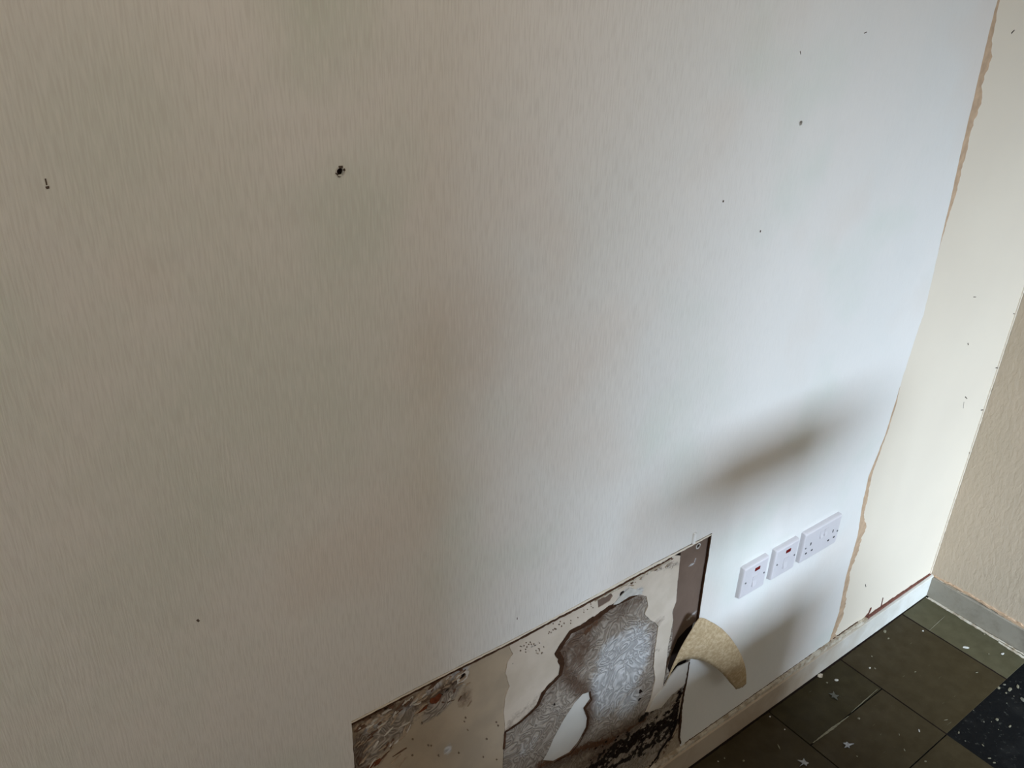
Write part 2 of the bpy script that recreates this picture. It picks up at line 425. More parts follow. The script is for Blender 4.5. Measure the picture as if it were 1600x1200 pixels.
# added shadow casters, a tall crate with a low stool on it, just outside the frame: they cast the soft shadows above and below the switches
M_crate = plain('shadow_caster_wood', (.42, .33, .22), .7, .2, .15, 12)
CX0, CX1, CYF, CYB, CH = -1.62, -.76, -.76, -1.22, .69
cr = empty('crate_shadow_caster', ((CX0+CX1)/2, (CYF+CYB)/2, 0), 'unseen slatted crate added to shade the lower wall', 'crate')
cw, cd_ = (CX1-CX0)/2, (CYF-CYB)/2
for k in range(6):
    z = .004+k*(CH-.02)/6; z1_ = z+(CH-.02)/6-.008
    for sy_ in (-1, 1): box('slat', (-cw, cw, sy_*cd_-.009, sy_*cd_+.009, z, z1_), M_crate, cr)
    for sx_ in (-1, 1): box('slat', (sx_*cw-.009, sx_*cw+.009, -cd_+.012, cd_-.012, z, z1_), M_crate, cr)
box('lid', (-cw-.01, cw+.01, -cd_-.01, cd_+.01, CH-.018, CH), M_crate, cr)
st = empty('stool_shadow_caster', (-1.085, -.93, CH), 'unseen low stool added on the slatted crate to cast the upper shadow', 'stool')
box('stool_top', (-.225, .225, -.12, .12, .39, .470), M_crate, st, bev=.004)
for sx_ in (-1, 1):
    for sy_ in (-1, 1): box('leg', (sx_*.22-.012, sx_*.22+.012, sy_*.09-.012, sy_*.09+.012, 0, .385), M_crate, st)

# floor: bitumen screed and square tiles laid on it
TT = .0028
floor = box('floor', (XL-.1, .2, YF-.1, .2, -.1, -TT), M_bit, kind='structure')
A, S, CY, G = .1525, .3225, .3318, .0016
def tile(x0, x1, y0, y1, m, seed, label=None):
    bm = box_bm(x0+G, x1-G, y0+G, y1-G, -TT, 0+random.uniform(-.0003, .0003), bev=.0006, seg=1)
    kw = {'label': label} if label else {}
    return link('tile', mesh_bm('tile', bm), m, floor, **kw)
xs = [-.012, -A, -A-S, -A-2*S]+[-A-S*k for k in range(3, 10)]
ys = [-.004, -CY]+[-CY-S*k for k in range(1, 7)]
k = 0
for i in range(len(xs)-1):
    for j in range(len(ys)-1):
        if i <= 1 and j in (1, 2): continue              # tiles lifted here: bare black bitumen
        mt = M_tile_c if i == 0 else M_tile[(i*3+j*5) % 2]
        if i == 2 and j == 0:
            tile(xs[3], xs[2], -.146, ys[0], M_tile[0], k); tile(xs[3], xs[2], -CY, -.146, M_tile[1], k)
        else: tile(xs[i+1], xs[i], ys[j+1], ys[j], mt, k)
        k += 1

for x_, y0_, y1_, w_ in ((-A, -.016, -.333, .0042), (-A-S, -.016, -.333, .0030)):
    strip('joint_grime', [(x_, y0_), (x_+.0004, (y0_+y1_)/2), (x_, y1_)], [w_, w_*.7, w_], on_floor(.0004), .0006, M_dark, floor, amp=.0004)  # dark strip over each joint paints the shade of its gap
# skirtings
SK = .012
sk = box('baseboard_back', (XL, 0, -SK, .016, .002, ZS), M_skirt, kind='structure', bev=.0015)
sk2 = box('baseboard_right', (-SK, .0, YF, -SK, .002, ZS-.004), M_skirt2, kind='structure', bev=.0015)
# ragged dark strip for the shaded gap under the skirting; caulk strip at right
strip('floor_gap_grime', [(-.02, -SK-.0015), (-.4, -SK-.002), (-.8, -SK-.002), (-1.4, -SK-.002)], [.001, .005, .004, .006], on_floor(.0012), .0012, M_dark, sk, amp=.0012)
strip('floor_gap_grime', [(-SK-.002, -.02), (-SK-.003, -.2), (-SK-.002, -.5)], [.008, .005, .007], on_floor(.0015), .0015, M_caulk, sk2, amp=.0015)
# top line of the skirting: red-brown old paint near the corner, rough caulk further left
strip('old_paint_line', [(-.005, ZS+.001), (-.12, ZS+.002), (-.25, ZS+.003), (-.345, ZS+.003)], [.003, .009, .012, .012], on_back(-.004), .008, M_redbrown, sk, amp=.0012)
strip('old_paint_line', [(-.345, ZS), (-.36, ZS+.004), (-.375, ZS+.001)], [.02, .012, .006], on_back(-.005), .006, M_redbrown, sk, amp=.002)
strip('paint_scratch', [WP(1376, 952), WP(1380, 934)], [.002, .0012], on_back(-.0005), .002, M_redbrown, sk, amp=.0005)
strip('paint_scratch', [WP(1352, 965), WP(1358, 958), WP(1361, 950)], [.008, .005, .007], on_back(-.0008), .003, M_redbrown, sk, amp=.0015)
strip('rough_caulk', [(-.36, ZS+.003), (-.5, ZS+.005), (-.7, ZS+.006), (-.9, ZS+.004), (-1.12, ZS+.004), (-1.35, ZS+.004)], [.014, .018, .014, .012, .010, .012], on_back(-.007), .010, M_caulk, sk, amp=.003)
strip('grime_line', [(-.40, ZS+.013), (-.6, ZS+.014), (-.8, ZS+.013), (-1.12, ZS+.011)], [.0015, .003, .0022, .003], on_back(-.0006), .002, M_crack, sk, amp=.002)
strip('rough_caulk', [(-.004, ZS-.003), (-.06, ZS+.002), (-.12, ZS+.004), (-.3, ZS-.001), (-.7, ZS)], [.003, .006, .011, .006, .006], on_right(-.005), .006, M_brown_edge, sk2, amp=.003)
strip('grime_line', [(-.02, ZS-.002), (-.09, ZS-.003), (-.12, ZS+.001)], [.001, .003, .002], on_right(-.0065), .002, M_caulk, sk2, amp=.0012)

# corner bead of caulk with nicks
strip('corner_bead', [(-.003, ZS), (-.004, .6), (-.003, 1.2), (-.003, ZC)], [.006, .005, .006, .006], on_back(-.0015), .003, M_lining, wall, amp=.0006)
for px, py, l in [(1590, 510, .014), (1558, 574, .01), (1535, 640, .012), (1516, 707, .012)]:
    p = unproj(px, py, 1, 0)
    strip('nick', [(p.x-.006, p.z), (p.x+l*.5, p.z-.003)], [.0015, .0025], on_back(-.0008+.0), .002, M_hair, wall, amp=.0008)
# specks and scratches on the paper
for px, py, dx, dy, w in [(71, 279, 2, 10, .0014), (74, 291, 1, 4, .003), (1130, 313, 0, 3, .003), (1188, 360, 0, 3, .0025), (1350, 52, 4, -2, .0018), (1512, 536, 1, 3, .003), (1508, 620, 3, 3, .003), (1506, 628, -1, 10, .0012),
                        (1521, 464, 4, 0, .002), (1352, 913, 1, 4, .003), (308, 968, 3, 3, .003), (1580, 52, 5, -5, .0035), (1250, 80, 1, 5, .0012), (808, 965, 0, 3, .0015), (1583, 490, 5, 1, .002)]:
    yy = PAPER_T if px > 1440 or (px > 1345 and py > 800) else 0
    strip('wall_speck', [WP(px, py, yy), WP(px+dx, py+dy, yy)], [w, w*.7], on_back(yy-.0004), .001, M_hair, wall, amp=.0003)

# the two fixing holes left in the wallpaper: raised torn rim and nicks
def rim(c, r, name, mat, seed, w=.0016):
    pts = disc(c, r, 16, seed, .35)
    o = sheet(name, disc(c, r+w, 18, seed+4, .35), [pts], on_back(-.0008), .0010, mat, wall)
    return o
for c_, r_ in ((h1, .0052), (h2, .0042)): sheet('hole_shade_disc', disc(c_, r_, 12), [], on_back(.0035), .003, M_dark, wall, label='dark disc painting the shade inside the fixing hole')  # near-black disc puts the inner shade of the hole into colour
rim(h1, .0044, 'hole_rim', M_white, 3, .0010); rim(h2, .0034, 'hole_rim', M_white, 6, .0007)
for a, b, w in [((529, 261.5), (535, 260.5), .0028), ((536.5, 264), (538.5, 266.5), .0025), ((524.5, 270), (527.5, 273.5), .0014), ((528, 275.5), (531.5, 276), .001)]:
    strip('hole_nick', [WP(*a), WP(*b)], [w, w*.8], on_back(-.0011), .0012, M_hair, wall, amp=.0006)

# ---------------------------------------------------------------- the damaged patch
pc = WP(830, 1080)
DP = empty('exposed_wall_patch', (0, 0, 0), 'stripped water-damaged wall patch with brown stains and black mould', 'wall patch')
def z2(x, y): return (780+x/3.157, 820+y/3.157)
def z1(x, y): return (540+x/3.16, 820+y/3.16)
def PP(lst, f=None, y=.004): return [WP(*(f(*p) if f else p), y) for p in lst]
def pm(P):    # px helper for masks
    return P
YB = .0045; YC = .0052; YD = .0030
# base sheet, near-black to paint the shade seen in the gaps
sheet('backing', [(PL-.01, ZS-.02), (PL-.01, PZ+.01), (TR[0]+.012, PZ+.01), (TR[0]+.012, ZS-.02)], [], on_back(.011), .004, M_dark, DP)
hA = WP(*z1(577, 748), YB); hA2 = WP(*z1(203, 902), YB); hB = WP(*z2(603, 338), YB); hE = WP(*z2(982, 105), YB)
# left tan board
seam = WP(789, 1143, YB)[0]
pA = [(PL+.003, ZS-.012), (PL+.003, PZ-.006)]+[WP(x, y+2.5, YB) for x, y in [(560, 1123), (640, 1082), (720, 1041), (795, 1003)]]+[(seam+.022, PZ-.008), (seam+.012, WP(800, 1080, YB)[1]), (seam+.004, WP(790, 1130, YB)[1]), (seam-.0018, WP(788, 1143, YB)[1]), (seam-.0018, ZS-.012)]
zz = lambda l: PP([z1(*p) for p in l], None, YB)
mA = dict(
    swirl=lambda P: np.maximum.reduce([blob(P, zz([(180, 1030)])[0], .10, .055, .25), blob(P, zz([(480, 860)])[0], .07, .035, .6), blob(P, zz([(80, 1120)])[0], .07, .06)]),
    stain=lambda P: np.maximum.reduce([line_mask(P, zz([(40, 975), (200, 910), (420, 850), (560, 760)]), .03)*.85, line_mask(P, zz([(60, 1040), (80, 1200)]), .03)*.7, blob(P, zz([(590, 850)])[0], .025, .04)*.6]),
    rust=lambda P: np.maximum.reduce([blob(P, zz([(445, 865)])[0], .016, .012), blob(P, zz([(375, 910)])[0], .02, .007, .3), blob(P, zz([(130, 1190)])[0], .03, .010)]),
    pale=lambda P: np.maximum.reduce([blob(P, zz([(140, 985)])[0], .030, .012, .5)*.9, blob(P, zz([(560, 730)])[0], .028, .02)*.9, blob(P, zz([(505, 1110)])[0], .014, .02)*.7, line_mask(P, zz([(280, 920), (460, 790)]), .012)*.8]),
    mould=lambda P: np.maximum.reduce([line_mask(P, zz([(30, 985), (180, 905), (300, 840)]), .006)*.6, line_mask(P, zz([(430, 880), (520, 800), (545, 770)]), .006)*.6]))
sheet('plaster_board', roughen(pA, .008, .0010, True, 21), [disc(hA, .0068, 12, 4, .3), disc(hA2, .0052, 12, 8, .4)], on_back(YB), .007, M_board, DP, grid=.006, wav=.0006, masks=mA, label='tan plaster with torn brown top left corner and two holes')
# ring of white round the hole
for c_, y_ in ((hA, YB+.0025), (hA2, YB+.0025), (hE, YC+.0022), (hB, .0044)): sheet('hole_shade_disc', disc(c_, .0066 if c_ is hA else .0058, 14, 3, .2), [], on_back(y_), .001, M_dark, DP)  # dark discs behind the holes, their inner shade given by colour
sheet('plug_rim', disc(hA, .0125, 16, 2, .4), [disc(hA, .0070, 14, 4, .3)], on_back(YB-.0008), .001, M_palepaper, DP)
# vertical crack and pale runs at the seam
strip('crack', [WP(804, 999, YB), WP(804, 1037, YB)], [.0016, .0012], on_back(YB-.0014), .002, M_crack, DP, amp=.0003)
strip('crack', [(seam, WP(789, 1143, YB)[1]), (seam-.001, .45)], [.004, .004], on_back(YB-.0016), .002, M_crack, DP, amp=.0006)

# fibrous whorled layer, the deepest one seen in the middle
zb = lambda l, y=YB: PP([z2(*p) for p in l], None, y)
pC = [(seam, ZS-.012), (seam, WP(789, 1030, YC)[1]), (seam+.02, PZ-.02)]+zb([(560, 330), (700, 330), (800, 300), (860, 420), (850, 620), (830, 700), (850, 760)])+zb([(890, 800), (905, 860), (885, 960), (850, 1040), (780, 1150), (700, 1260)])
pC = [p for p in pC]+[(pC[-1][0], ZS-.012)]
core = zb([(600, 720)])[0]
def warp(P, a=.010, f=42):
    return np.array([(p[0]+a*noise.noise(Vector((p[0]*f, p[1]*f, 11)))+a*.5*noise.noise(Vector((p[0]*f*3, p[1]*f*3, 4))), p[1]+a*noise.noise(Vector((p[0]*f, p[1]*f, 31)))+a*.5*noise.noise(Vector((p[0]*f*3, p[1]*f*3, 8)))) for p in P])
def broken(P, f=75): return np.array([.62+.75*noise.noise(Vector((p[0]*f, p[1]*f, 17))) for p in P])
mC = dict(
    swirl=lambda P: np.clip(1.1-blob(P, zb([(820, 960)])[0], .09, .09)*.3-blob(P, zb([(800, 560)])[0], .03, .12)*.5, 0, 1),
    stain=lambda P: np.maximum.reduce([blob(P, zb([(400, 620)])[0], .075, .11)*.75, blob(P, zb([(600, 440)])[0], .09, .05)*.5, blob(P, zb([(520, 1120)])[0], .14, .06)*.7, line_mask(P, zb([(490, 470), (400, 540), (310, 640), (330, 740), (400, 800), (440, 870), (430, 1000), (330, 1110)]), .040)*.95, line_mask(P, zb([(310, 600), (330, 700), (260, 820), (150, 950)]), .022)*.6,
        line_mask(P, zb([(200, 1200), (400, 1120), (560, 1050), (700, 970)]), .05)*.8, line_mask(P, zb([(540, 420), (700, 370)]), .02)*.7, line_mask(P, zb([(760, 500), (750, 700)]), .015)*.5]),
    rust=lambda P: np.maximum.reduce([line_mask(P, zb([(480, 480), (420, 540)]), .018)*.7, line_mask(P, zb([(200, 1180), (420, 1100), (560, 1060)]), .03)*.75, line_mask(P, zb([(640, 1010), (720, 960)]), .02)*.7]),
    pale=lambda P: np.maximum.reduce([blob(P, core, .11, .15, -.2)*1.05, blob(P, zb([(560, 640)])[0], .06, .07)*.9, blob(P, zb([(640, 880)])[0], .06, .06)*.6, blob(P, zb([(130, 1100)])[0], .06, .06)*.3]),
    mould=lambda P0: (lambda P: np.maximum.reduce([line_mask(P, zb([(460, 1210), (560, 1130), (680, 1050), (760, 1010), (850, 980), (890, 900)]), .062)*1.25, line_mask(P, zb([(560, 1190), (700, 1120), (830, 1030)]), .03)*1.1,
        line_mask(P, zb([(700, 960), (740, 920), (800, 890), (840, 850)]), .022)*1.2, line_mask(P, zb([(900, 830), (890, 940), (850, 1020)]), .022)*1.7]))(warp(P0))*broken(P0))
lens = zb([(445, 825), (452, 860), (420, 905), (438, 950), (432, 1000), (395, 1070), (350, 1125), (270, 1168), (215, 1165), (240, 1120), (270, 1050), (320, 960), (370, 880), (410, 835)], YC)
sheet('fibrous_plaster', roughen(pC, .008, .0012, True, 31), [lens], on_back(YC), .005, M_fibre, DP, grid=.0042, wav=.0012, masks=mC, label='whorled grey fibrous plaster with brown stains and black mould')
sheet('smooth_filler', [(p[0], p[1]) for p in disc(((lens[0][0]+lens[8][0])/2, (lens[0][1]+lens[8][1])/2), .12, 20)], [], on_back(YC+.0025), .001, M_smooth, DP, label='smooth pale oval exposed in the whorled plaster')

# upper cream layer whose torn brown edge runs diagonally
tear = [(30, 1020), (100, 975), (150, 930), (190, 890), (215, 830), (240, 800), (300, 740), (310, 690), (300, 655), (285, 630), (310, 590), (350, 530), (400, 505), (440, 480), (490, 450), (540, 410), (600, 380), (680, 345)]
tp = zb(tear, YD)
topl = [WP(x, y+2.2, YD) for x, y in [(806, 997), (850, 974), (880, 957), (915, 938)]]
notch = zb([(484, 365), (488, 412), (510, 398), (545, 375), (560, 350), (550, 330), (600, 300), (640, 290), (690, 320)], YD)
pB = [(seam, tp[0][1])]+[WP(787, 1112, YD), WP(790, 1088, YD), WP(796, 1072, YD), WP(790, 1052, YD), WP(793, 1035, YD), WP(801, 1022, YD), WP(796, 1010, YD), WP(801, 1002, YD)]+topl+notch+list(reversed(tp))
mB = dict(
    swirl=lambda P: P[:, 0]*0, rust=lambda P: line_mask(P, tp[8:], .006)*.5,
    stain=lambda P: np.maximum.reduce([line_mask(P, tp, .010)*.75, line_mask(P, zb([(180, 860), (60, 960), (40, 1000)]), .03)*.45]),
    pale=lambda P: blob(P, zb([(620, 340)])[0], .03, .02)*.9,
    mould=lambda P: np.maximum.reduce([line_mask(P, zb([(60, 590), (240, 490), (480, 370)]), .005)*.35, line_mask(P, zb([(110, 640), (190, 580)]), .012)*.42, line_mask(P, zb([(60, 660), (70, 690)]), .004)*.5]))
sheet('cream_plaster', roughen(pB, .006, .0012, True, 41), [disc(hB, .0062, 12, 5, .5)], on_back(YD), .0020, M_cream, DP, grid=.006, wav=.0004, masks=mB, label='cream plaster layer with a dark torn lower edge')
strip('torn_edge', tp, [.0045, .005, .007, .010, .008, .012, .012, .009, .011, .014, .010, .007, .004], on_back(YD-.0010), .0024, M_torn, DP, amp=.0012)
strip('torn_edge', zb([(447, 825), (455, 862), (422, 905), (440, 950), (434, 1000), (397, 1070), (352, 1127), (270, 1172)], YC), [.002, .004, .005, .003, .003, .003, .002], on_back(YC-.0010), .002, M_torn, DP, amp=.0010)
# brown chip in the notch
sheet('bare_brown_chip', roughen(zb([(490, 345), (484, 365), (490, 405), (545, 375), (560, 345), (550, 318)]), .005, .001), [], on_back(YB-.0003), .002, M_greyb, DP)
# right cream torn sheet
pD = zb([(700, 345), (725, 352), (735, 400), (718, 440), (745, 470), (770, 482), (785, 500), (768, 620), (762, 700), (770, 760), (745, 870), (722, 925), (780, 905), (835, 850), (850, 835), (805, 810), (822, 700), (832, 600), (858, 470), (852, 430), (872, 380), (878, 300), (893, 152)], YD)
pD += [WP(x, y+2.2, YD) for x, y in [(1050, 866), (1020, 881), (985, 900)]]+zb([(600, 300), (655, 310)], YD)
mD = dict(swirl=lambda P: line_mask(P, zb([(640, 270), (760, 220), (880, 190)]), .018)*.45+line_mask(P, zb([(750, 540), (780, 620)]), .02)*.4,
    rust=lambda P: line_mask(P, zb([(762, 620), (770, 740)]), .006)*.5, stain=lambda P: np.maximum(blob(P, zb([(780, 480)])[0], .03, .02)*.55, line_mask(P, zb([(690, 240), (860, 180)]), .012)*.5),
    pale=lambda P: np.maximum(blob(P, zb([(680, 330)])[0], .022, .014), blob(P, zb([(840, 700)])[0], .02, .06)*.3),
    mould=lambda P: np.maximum.reduce([line_mask(P, zb([(830, 200), (860, 215)]), .008)*.5, line_mask(P, zb([(740, 920), (830, 865)]), .010)*.7]))
sheet('cream_plaster', roughen(pD, .006, .0011, True, 51), [], on_back(YD-.0003), .0020, M_cream, DP, grid=.006, wav=.0005, masks=mD, label='cream torn layer beside the grey brown board')
sheet('white_chip', roughen(zb([(560, 395), (585, 362), (640, 310), (700, 322), (705, 340), (640, 352), (590, 385)], YD), .004, .001), [], on_back(YD-.0012), .0015, M_white, DP)
# grey-brown board on the right
pE = zb([(893, 148), (1045, 62), (1040, 160), (1012, 330), (984, 465), (925, 512), (880, 562), (848, 640), (820, 740), (804, 803), (822, 700), (832, 600), (858, 470), (852, 430), (872, 380), (878, 300)], YC)
pE[0] = (pE[0][0], PZ-.002); pE[1] = (pE[1][0], PZ-.002)
mE = dict(swirl=lambda P: P[:, 0]*0, rust=lambda P: blob(P, zb([(1027, 150)])[0], .005, .008)*.9, stain=lambda P: line_mask(P, zb([(1035, 80), (985, 450)]), .006)*.6,
    pale=lambda P: np.maximum.reduce([line_mask(P, zb([(940, 205), (965, 188), (972, 165)]), .004)*.7, line_mask(P, zb([(930, 470), (975, 425)]), .008)*.5]), mould=lambda P: P[:, 0]*0)
sheet('grey_brown_board', pE, [disc(hE, .0050, 12, 6, .3)], on_back(YC), .004, M_greyb, DP, grid=.006, wav=.0003, masks=mE, label='flat grey brown board at the right end')
sheet('plug_rim', disc(hE, .0068, 14, 3, .35), [disc(hE, .0050, 12, 6, .3)], on_back(YC-.001), .0012, M_white, DP)
# shallow gap along the top and left edge, its shadow line painted as dark strips; crumbs of plaster lie on it
tline = [(549, 1127), (640, 1080), (720, 1039), (805, 996.5), (860, 967), (915, 938), (950, 919), (1000, 892), (1050, 866), (1112, 833)]
strip('paper_lip', [WP(x, y+2.0, 0) for x, y in tline], [.003, .0035, .0035, .004, .004, .005, .006, .006, .005, .003], on_back(-.0006), .0015, M_lining, DP, amp=.0008, label='pale lip of the cut wallpaper')
strip('ragged_edge', [WP(x, y+6.0, .001) for x, y in tline[:-1]], [.0018, .002, .0016, .003, .0025, .0035, .004, .0035, .002], on_back(.0006), .003, M_crack, DP, amp=.0016)
strip('ragged_edge', [WP(x, y+9.5, .001) for x, y in [(930, 930), (960, 914), (1000, 892), (1050, 866)]], [.003, .006, .006, .003], on_back(.0014), .003, M_caulk, DP, amp=.003)
strip('ragged_edge', [(PL+.001, PZ-.01), (PL+.002, PZ-.10), (PL+.004, .45)], [.002, .003, .004], on_back(.0006), .003, M_crack, DP, amp=.0014)
strip('ragged_edge', [(p[0]-.0012, p[1]) for p in rgt[:5]], [.0035, .003, .003, .0025], on_back(-.0004), .004, M_torn, DP, amp=.0006)  # dark strip over the lit reveal, shade put into the colour
strip('ragged_edge', [(p[0]-.001, p[1]) for p in rgt[5:]], [.002, .004, .003, .006, .003], on_back(-.0003), .003, M_torn, DP, amp=.0016)
rsc = random.Random(12)
def scraps(name, spots, mats, yb, label):
    for mi, mt in enumerate(mats):
        bm = bmesh.new()
        for q, (px, py, ln, wd, ang) in enumerate(spots):
            if q % len(mats) != mi: continue
            cx_, cz_ = WP(px, py, yb); k = 9; T = []; Bt = []
            for i in range(k):
                a_ = 2*PI*i/k; rr = rsc.uniform(.55, 1.2); u = ln*rr*math.cos(a_); v = wd*rr*math.sin(a_)
                X = cx_+u*math.cos(ang)-v*math.sin(ang); Z = cz_+u*math.sin(ang)+v*math.cos(ang)
                T.append(bm.verts.new((X, yb-rsc.uniform(.0006, .0022), Z))); Bt.append(bm.verts.new((X, yb+.001, Z)))
            bm.faces.new(T)
            for i in range(k): bm.faces.new((T[i], T[(i+1) % k], Bt[(i+1) % k], Bt[i]))
        link(name, mesh_bm(name, bm), mt, DP, kind='stuff', label=label)
M_scrapb = plain('brown_scrap', (.13, .075, .05), .85, .1, .3, 150)
M_scrapt = plain('tan_scrap', (.36, .28, .205), .85, .1, .2, 150)
M_scrapp = plain('pale_scrap', (.52, .48, .43), .85, .1, .1, 150)
sp = []
for q in range(70):
    t_ = rsc.random(); px = 556+t_*170; base = 1124-t_*86
    sp.append((px, base+4+abs(rsc.gauss(0, 12))+(12 if px < 620 else 0)*rsc.random(), rsc.uniform(.003, .012), rsc.uniform(.0012, .0035), rsc.gauss(.35, .35)))
for q in range(34): sp.append((rsc.uniform(555, 640), rsc.uniform(1130, 1196), rsc.uniform(.004, .014), rsc.uniform(.0008, .0020), rsc.gauss(.7, .3)))
for q in range(16): sp.append((rsc.uniform(690, 736), rsc.uniform(1062, 1104), rsc.uniform(.003, .009), rsc.uniform(.0008, .0022), rsc.gauss(.4, .5)))
scraps('torn_scraps', sp, [M_scrapb, M_scrapt, M_scrapp, M_scrapt], YB, 'torn scraps clinging below the cut wallpaper edge')
scraps('rust_patch', [(681, 1092, .010, .008, .3), (675, 1094, .006, .005, 0), (660, 1108, .011, .004, .1), (586, 1192, .012, .006, .5)], [plain('rust_brown', (.15, .045, .02), .9, .1, .3, 150)], YB, 'red brown rust patches')
sp = [(rsc.uniform(640, 780), rsc.uniform(1120, 1190), rsc.uniform(.0008, .0018), rsc.uniform(.0012, .0022), 0) for q in range(15)]
sp += [(rsc.uniform(812, 850), rsc.uniform(1002, 1024), rsc.uniform(.0007, .0016), rsc.uniform(.001, .002), 0) for q in range(22)]
sp += [(rsc.uniform(855, 930), 0, rsc.uniform(.0006, .0014), rsc.uniform(.001, .002), 0) for q in range(26)]
sp = [(a_, (975-(a_-850)*.52+rsc.uniform(2, 22)) if b_ == 0 else b_, c_, d_, e_) for a_, b_, c_, d_, e_ in sp]
scraps('dark_specks', sp, [plain('speck_brown', (.20, .15, .11), .9, .1, .2, 100)], .0032, 'dark specks of dirt on the plaster')
sp = [(rsc.uniform(960, 1050), 0, rsc.uniform(.0015, .006), rsc.uniform(.001, .0025), rsc.gauss(.5, .5)) for q in range(60)]
sp = [(a_, 913-(a_-960)*.53+abs(rsc.gauss(4, 6)), c_, d_, e_) for a_, b_, c_, d_, e_ in sp]
scraps('torn_scraps', sp, [M_scrapb, M_scrapp, M_scrapt], YD, 'torn scraps clinging below the cut wallpaper edge')
scraps('mould_spot', [(1001, 1080, .0045, .006, .3), (999, 1092, .004, .004, 0), (866, 1100, .002, .003, 0)], [M_dark], YC, 'black mould spots')
# pale paper below the curl and the mouldy lower right edge
pF = zb([(805, 805), (835, 755), (880, 700), (940, 672), (932, 740), (928, 770), (900, 800), (850, 838), (800, 900), (735, 925), (760, 860)], .002)
mF = dict(swirl=lambda P: P[:, 0]*0, rust=lambda P: P[:, 0]*0, stain=lambda P: P[:, 0]*0, pale=lambda P: P[:, 0]*0,
    mould=lambda P: np.maximum(line_mask(P, zb([(930, 765), (880, 830), (840, 860), (740, 925)]), .006)*.6, 0))
sheet('pale_torn_paper', roughen(pF, .006, .0008, True, 61), [], on_back(.0012), .002, M_palepaper, DP, grid=.008, wav=.0008, masks=mF, label='pale strip of paper under the curl')
pG = zb([(928, 775), (905, 860), (893, 950), (898, 1040), (905, 1078), (820, 1145), (760, 1200), (700, 1260), (640, 1260), (740, 1190), (790, 1130), (850, 1045), (880, 960), (895, 860)], .003)
sheet('mouldy_edge', roughen(pG, .005, .0012, True, 71), [], on_back(.0020), .004, M_board, DP, grid=.006, masks=dict(swirl=lambda P: P[:, 0]*0, rust=lambda P: line_mask(P, zb([(880, 1000), (800, 1130)]), .02)*.6, stain=lambda P: P[:, 0]*0+.35, pale=lambda P: P[:, 0]*0,
    mould=lambda P: np.maximum(line_mask(P, zb([(930, 775), (900, 900), (885, 970)]), .010)*1.2, line_mask(P, zb([(850, 1040), (780, 1150), (740, 1200)]), .004))), label='brown mouldy lower right edge')
strip('crack', zb([(905, 870), (890, 950), (852, 1040), (800, 1110), (780, 1150), (735, 1205)], .001), [.005, .006, .004, .003, .003], on_back(.0008), .003, M_dark, DP, amp=.0014)
# crumbs of black mould standing proud
rnd = random.Random(5); bm = bmesh.new()
for q in range(900):
    t = rnd.random(); a = zb([(470, 1195), (600, 1110), (700, 1035), (800, 995), (880, 930), (905, 820)])
    i = min(int(t*5), 4); f = t*5-i; x = a[i][0]+(a[i+1][0]-a[i][0])*f+rnd.gauss(0, .020); z = a[i][1]+(a[i+1][1]-a[i][1])*f+rnd.gauss(0, .020)
    if x > zb([(895, 900)])[0][0] or noise.noise(Vector((x*45, z*45, 2)))+.4*noise.noise(Vector((x*130, z*130, 5))) < .02: continue
    r = rnd.uniform(.0010, .0036)
    g = bmesh.ops.create_icosphere(bm, subdivisions=1, radius=r)
    for v in g['verts']: v.co = Vector((x+v.co.x*1.3*(1+.4*noise.noise(v.co*900+Vector((q, 0, 0)))), YC-.0006+v.co.y*.45, z+v.co.z*(1+.5*noise.noise(v.co*900+Vector((0, q, 0))))))
link('black_mould', mesh_bm('black_mould', bm), M_dark, DP, kind='stuff', label='crumbs of black mould')

# ---------------------------------------------------------------- curled flap of paper
U = [(1040, 1068, -.001), (1050, 1042, -.012), (1065, 1010, -.020), (1080, 985, -.026), (1093, 966, -.030), (1108, 970, -.036), (1122, 978, -.042), (1136, 990, -.046), (1147, 1004, -.049), (1156, 1019, -.049), (1163, 1036, -.048), (1166, 1052, -.045), (1166, 1068, -.042)]
Lw = [(1038, 1072, -.001), (1044, 1060, -.005), (1050, 1049, -.010), (1055, 1041, -.014), (1059, 1036, -.018), (1070, 1031, -.024), (1083, 1030, -.030), (1096, 1032, -.034), (1108, 1037, -.038), (1120, 1045, -.040), (1131, 1055, -.040), (1141, 1067, -.038), (1150, 1077, -.036)]
def p3(p): q = unproj(p[0], p[1], 1, p[2]); return q
Uc = [p3(p) for p in U]; Lc = [p3(p) for p in Lw]
def resamp(c, m):
    out = []
    for i in range(m):
        k = i/(m-1)*(len(c)-1); j = min(int(k), len(c)-2); f = k-j
        p0 = c[max(j-1, 0)]; p1 = c[j]; p2 = c[j+1]; q3 = c[min(j+2, len(c)-1)]
        out.append(.5*((2*p1)+(p2-p0)*f+(2*p0-5*p1+4*p2-q3)*f*f+(3*p1-p0-3*p2+q3)*f**3))
    return out
m_, k_ = 44, 9
Ur, Lr = resamp(Uc, m_), resamp(Lc, m_)
org = Uc[0].copy()
co = []; fs = []
for i in range(m_):
    for j in range(k_):
        s = j/(k_-1); p = Ur[i].lerp(Lr[i], s)
        bow = math.sin(s*PI)*.004*min(1, i/8)
        p = p+Vector((0, -bow, bow*.3))
        if i == m_-1: p = p+Vector((0, 0, -.004*noise.noise(Vector((j*.9, 0, 0)))))
        if j in (0, k_-1): p = p+Vector((0, 0, .0012*noise.noise(Vector((i*.5, j, 2)))))
        co.append(tuple(p-org))
for i in range(m_-1):
    for j in range(k_-1):
        a = i*k_+j; fs.append((a, a+1, a+k_+1, a+k_))
me = bpy.data.meshes.new('wallpaper_flap'); me.from_pydata(co, [], fs)
for p in me.polygons: p.use_smooth = True
flap = link('wallpaper_flap', me, M_flap); flap.location = org
